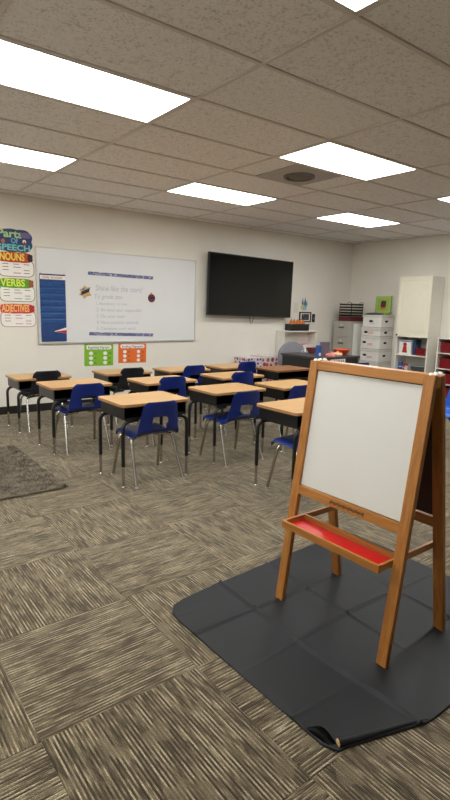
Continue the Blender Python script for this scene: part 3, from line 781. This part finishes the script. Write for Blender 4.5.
for k, (cc, x) in enumerate(zip((REDINK, BLACKINK, REDINK, BLACKINK, REDINK, BLACKINK, REDINK), range(7))):
    MB().prism([(x*.04-.135, -.012), (x*.04-.11, -.012), (x*.04-.1225+.006*(k % 2), .022)], -.005, -.003).build('letter_mark', cc, b)
b = thing('maroon_box', 'small maroon box on the black desk near the grey chair', 'box', (4.02, 3.88, .74)); MR = mat('maroon', (92, 26, 30), .5)
MB().box(-.08, .08, -.06, .06, 0, .06).build('body', MR, b, bevel=.003); MB().box(-.083, .083, -.063, .063, .06, .08).build('lid', MR, b, bevel=.003)
b = thing('tape_dispenser', 'small silver-grey dispenser on the black desk beside the maroon box', 'dispenser', (3.84, 3.88, .74))
MB().prism([(-.06, 0), (.06, 0), (.06, .02), (.03, .05), (-.02, .055), (-.055, .03)], -.025, .025).build('body', mat('silver_grey', (150, 142, 160), .4), b, bevel=.004); MB().tube([(-.01, -.03, .035), (-.01, .03, .035)], .018, 12).build('tape_roll', PAPER, b, True)

# ------------------------------------------------------------------ file cabinet, trays
fc = thing('file_cabinet', 'grey metal file cabinet in the room corner', 'file cabinet', (5.74, 4.78, 0))
FG = mat('putty_metal', (172, 168, 158), .5, var=.03)
MB().box(.012, .53, -.195, .195, 0, 1.20).build('body', FG, fc, bevel=.004)
for k in range(4):
    dz = .03 + k*.292
    dr = MB().box(-.006, .012, -.185, .185, dz, dz+.28).build('drawer', FG, fc, bevel=.004)
    MB().box(-.020, -.006, -.06, .06, dz+.165, dz+.19).build('handle', mat('dark_pull', (96, 92, 88), .4, .6), dr, bevel=.003)
    MB().box(-.010, -.006, -.035, .035, dz+.21, dz+.245).build('label_holder', ALU, dr)
MB().box(.10, .52, -.1985, -.1955, .55, 1.16).build('posted_paper', PAPER, fc)
tb = thing('document_tray', 'maroon flat tray on top of the grey file cabinet', 'tray', (5.99, 4.72, 1.20))
m = MB(); m.box(-.24, .27, -.13, .16, 0, .006); m.box(-.24, .27, -.13, -.122, .006, .08); m.box(-.24, .27, .152, .16, .006, .08); m.box(-.24, -.232, -.122, .152, .006, .08); m.box(.262, .27, -.122, .152, .006, .08); m.build('body', MR, tb)
MB().box(-.05, .25, -.11, .14, .008, .07).build('papers', PAPER, tb)
lt = thing('letter_tray', 'black five-tier mesh letter tray standing on the maroon tray', 'letter tray', (5.90, 4.72, 1.28))
for k in range(5):
    z = .008 + k*.05
    t_ = MB(); t_.box(-.16, .20, -.12, .14, z, z+.004); t_.box(-.16, .20, -.12, -.117, z+.004, z+.032); t_.box(-.16, .20, .137, .14, z+.004, z+.032); t_.box(.197, .20, -.117, .137, z+.004, z+.032)
    t_.build('tray', BLKM, lt)
for x, y in ((-.15, -.122), (.19, -.122), (-.15, .142), (.19, .142)): MB().tube([(x, y, 0), (x, y, .25)], .005, 6).build('post', BLKM, lt, True)
for x in (-.15, .19): MB().tube(bend([(x, -.122, .245), (x, -.10, .275), (x, -.06, .262), (x, -.03, .245)], .02), .004, 6).build('top_loop', BLKM, lt, True)

# ------------------------------------------------------------------ stacked file boxes
BX = mat('carton_white', (230, 226, 220), .75, var=.03); HOLE = mat('hand_hole', (28, 26, 30), .8); LOGO = mat('pink_print', (224, 180, 174), .8); LIDM = mat('carton_lid', (214, 208, 199), .75, var=.03)
levels = [(0, .262), (.262, .235), (.497, .228), (.725, .232), (.957, .155), (1.112, .225)]
names = ['bottom', 'second from the bottom', 'third from the bottom', 'fourth from the bottom', 'fifth from the bottom, shallow', 'top']
for k, (z, hgt) in enumerate(levels):
    s = .004*math.sin(k*2.3)
    b = thing('file_box', 'white cardboard file box with dark hand holes, %s of the stack' % names[k], 'box', (5.905+.19, 4.245+s, z), group='stacked white file boxes')
    hx, hy = .185-.004*(k % 2), .205-.003*(k % 3)
    MB().box(-hx, hx, -hy, hy, 0, hgt-.055).build('body', BX, b)
    ld = MB().box(-hx-.010, hx, -hy-.010, hy+.010, hgt-.055, hgt-.006).build('lid', LIDM, b, bevel=.003)
    MB().box(-hx+.01, hx-.01, -hy+.01, hy-.01, hgt-.006, hgt-.0002).build('gap_shade', HOLE, b)  # near-black slab: shadow gap above each lid put in as colour
    zc = (hgt-.055)*.62
    MB().prism([(q, r) for q, r in circ(.02 if k == 5 else (.11 if k % 2 == 0 else .13), zc, .021, 16, 2.1)], -hx-.003, -hx+.001, 'yz').build('hand_hole', HOLE, b)
    MB().prism(circ(-.03, zc, .021, 16, 2.1), -hy-.003, -hy+.001, 'xz').build('hand_hole', HOLE, b)
    MB().box(-hx-.002, -hx, -.05, .06, zc*.5, zc*.5+.045).build('printed_mark', LOGO if k in (2, 3, 4) else LIDM, b)
gp = thing('green_picture', 'lime green framed picture standing on the stacked file boxes', 'picture', (6.225, 4.26, 1.337+.0)); gp.rotation_euler.y = .06
m = MB()
for q in ((-.165, .165, 0, .05), (-.165, .165, .25, .30), (-.165, -.115, .05, .25), (.115, .165, .05, .25)): m.box(-.012, .006, q[0], q[1], q[2]+.03, q[3]+.03)
m.build('frame', mat('lime_frame', (168, 194, 96), .6), gp); MB().box(-.006, .004, -.115, .115, .08, .28).build('mount', mat('lime_mount', (150, 186, 92), .7), gp)
MB().prism(rrect(-.06, .05, .13, .25, .03), -.010, -.006, 'yz').build('art', mat('art_brown', (96, 44, 36), .7), gp); MB().box(-.010, -.006, -.055, .055, .09, .13).build('art', mat('art_orange', (206, 120, 50), .7), gp)
MB().box(-.012, .006, -.12, .12, 0, .03).build('stand', mat('lime_mount', (150, 186, 92), .7), gp)
fd = thing('pouch', 'flat blue-grey pouch lying on top of the stacked file boxes', 'pouch', (5.99, 4.24, 1.337))
MB().lathe([(.12, 0), (.15, .008), (.14, .02), (.08, .032), (.02, .035)], 20, sx=.75, sy=1.2).build('body', mat('blue_grey_nylon', (96, 104, 126), .6), fd, True)
MB().tube([(-.11, -.12, .014), (-.118, 0, .016), (-.11, .12, .014)], .005, 6).build('zip', mat('dark_zip', (40, 42, 60), .5), fd, True)

# ------------------------------------------------------------------ white cabinet with open shelves
cb = thing('cabinet', 'tall white cabinet with a panelled upper door and open shelves', 'cabinet', (5.95, 3.445, 0))
hy = .305; dp = .348
for s in (-1, 1): MB().box(.018, dp, s*hy-.010*(1+s), s*hy+.010*(1-s), 0, 1.98).build('side_panel', WHITE, cb, bevel=.002)
MB().box(.018, dp, -hy+.02, hy-.02, 1.962, 1.98).build('top', WHITE, cb)
MB().box(dp-.008, dp, -hy+.02, hy-.02, .02, 1.962).build('back_panel', WHITE, cb)
for z in (.03, .35, .655, .985): MB().box(.018, dp-.008, -hy+.02, hy-.02, z, z+.02).build('shelf', WHITE, cb, bevel=.001)
dr = MB().box(.004, .018, -hy, hy, .975, 1.98).build('door', CREAM, cb, bevel=.002)
for q in ((-hy, hy, .975, 1.035), (-hy, hy, 1.92, 1.98), (-hy, -hy+.06, 1.035, 1.92), (hy-.06, hy, 1.035, 1.92)): MB().box(-.004, .004, q[0], q[1], q[2], q[3]).build('door_frame', CREAM, dr, bevel=.0015)
MB().prism(rrect(-hy+.085, hy-.085, 1.06, 1.895, .01), -.001, .004, 'yz').build('door_panel', CREAM, dr, bevel=.002)
kb = MB().lathe([(.008, 0), (.008, .012), (.016, .018), (.014, .026)], 12).build('knob', BLKM, dr, True, loc=(-.004, hy-.03, 1.005)); kb.rotation_euler.y = -PI/2
# shelf contents
b = thing('product_box', 'white box with a red figure printed on it on the cabinet shelf', 'box', (6.06, 3.585, .675))
MB().box(-.06, .06, -.115, .115, 0, .245).build('carton', PAPER, b, bevel=.002)
MB().prism(circ(0, .17, .035), -.062, -.060, 'yz').build('printed_mark', mat('red_print', (178, 44, 40), .7), b); MB().prism([(-.05, .03), (.05, .03), (.03, .14), (-.03, .14)], -.062, -.060, 'yz').build('printed_mark', mat('red_print', (178, 44, 40), .7), b)
MB().box(-.062, -.060, -.105, .105, .215, .235).build('printed_mark', mat('blue_print', (70, 100, 160), .7), b)
b = thing('book', 'dark blue book standing beside the white box on the cabinet shelf', 'book', (6.10, 3.42, .675)); DB = mat('dark_blue_cover', (44, 66, 110), .5)
MB().box(-.09, .09, -.022, -.018, 0, .26).build('cover', DB, b); MB().box(-.09, .09, .018, .022, 0, .26).build('cover', DB, b); MB().box(-.09, -.086, -.018, .018, 0, .26).build('spine', DB, b); MB().box(-.086, .085, -.018, .018, .004, .256).build('pages', PAPER, b)
RED = mat('red_bin_plastic', (122, 12, 20), .4, var=.08)
def bin_(name, label, cat, loc, sx, sy, h, group=None, m=RED, handle=True):
    b = thing(name, label, cat, loc, group=group)
    q = MB(); q.box(-sx, sx, -sy, sy, 0, .006)
    q.box(-sx, -sx+.005, -sy, sy, .006, h); q.box(sx-.005, sx, -sy, sy, .006, h); q.box(-sx+.005, sx-.005, -sy, -sy+.005, .006, h); q.box(-sx+.005, sx-.005, sy-.005, sy, .006, h)
    q.build('body', m, b)
    q = MB(); q.box(-sx-.008, -sx, -sy-.008, sy+.008, h-.018, h); q.box(sx, sx+.008, -sy-.008, sy+.008, h-.018, h); q.box(-sx, sx, -sy-.008, -sy, h-.018, h); q.box(-sx, sx, sy, sy+.008, h-.018, h)
    q.build('rim', m, b)
    if handle: MB().box(-sx-.009, -sx, -.045, .045, h*.45, h*.62).build('grip', mat('red_grip', (120, 12, 20), .45), b, bevel=.003)
    return b
bin_('basket', 'small red basket beside the blue book on the cabinet shelf', 'basket', (6.06, 3.275, .675), .08, .085, .12)
MB_ = thing('craft_basket', 'grey oval basket on the lower shelf of the white cabinet', 'basket', (6.08, 3.32, .37))
MB_m = MB().lathe([(.10, 0), (.12, .005), (.15, .125), (.142, .125), (.114, .012), (.02, .010)], 20, sx=.75, sy=1.15); MB_m.build('body', mat('dark_grey_basket', (70, 72, 76), .6), MB_, True)
MB().lathe([(.149, .118), (.155, .12), (.155, .132), (.143, .132), (.141, .12)], 20, sx=.75, sy=1.15).build('rim', mat('pale_grey_rim', (150, 152, 156), .5), MB_, True)
for k, (y, cc, lb) in enumerate(((3.68, (60, 90, 150), 'blue rolled cloth on the lower shelf of the white cabinet'), (3.585, (170, 60, 60), 'red rolled cloth on the lower shelf of the white cabinet'), (3.545, (190, 190, 196), 'pale grey rolled cloth on the lower shelf of the white cabinet'))):
    g = thing('rolled_cloth', lb, 'cloth', (6.06, y, .37), group='rolled cloths in the cabinet'); r_ = (.04, .045, .03)[k]
    if k == 2: g.location = (5.995, 3.52, .37)
    h_ = .16 - .03*k
    MB().tube([(0, 0, .0), (0, 0, .02), (0, 0, h_), (0, 0, h_+.01)], r_, 12, [r_*.8, r_, r_, r_*.7]).build('roll', mat('cloth_%d' % k, cc, .9), g, True)
    MB().tube([(0, 0, h_*.5), (0, 0, h_*.5+.012)], r_+.003, 12).build('band', mat('cloth_band', (220, 214, 206), .8), g, True)

# ------------------------------------------------------------------ shelf of red bins on the right wall
rs = thing('bin_shelf', 'white shelving unit filled with red bins against the right wall', 'shelf', (5.95, 2.30, 0))
a = .66
for s in (-1, 1): MB().box(0, .345, s*a-.010*(1+s), s*a+.010*(1-s), 0, .98).build('side_panel', WHITE, rs, bevel=.002)
MB().box(-.004, .345, -a-.004, a+.004, .98, 1.00).build('top', WHITE, rs, bevel=.002)
MB().box(.337, .345, -a+.02, a-.02, .02, .98).build('back_panel', WHITE, rs)
SZ = (.015, .25, .495, .745)
for z in SZ: MB().box(.004, .337, -a+.02, a-.02, z, z+.016).build('shelf', WHITE, rs, bevel=.001)
MB().box(.004, .337, -.009, .009, .031, .98).build('divider', WHITE, rs)
lv = ['bottom shelf', 'second shelf', 'third shelf', 'top shelf']
for k, z in enumerate(SZ):
    for y, nm in ((.325, 'next to the white cabinet'), (-.325, 'away from the white cabinet')):
        bin_('storage_bin', 'red bin on %s of shelving unit, %s' % (lv[k], nm), 'bin', (5.95+.165, 2.30+y, z+.0165), .155, .27, .165, 'red bins on the shelving unit')
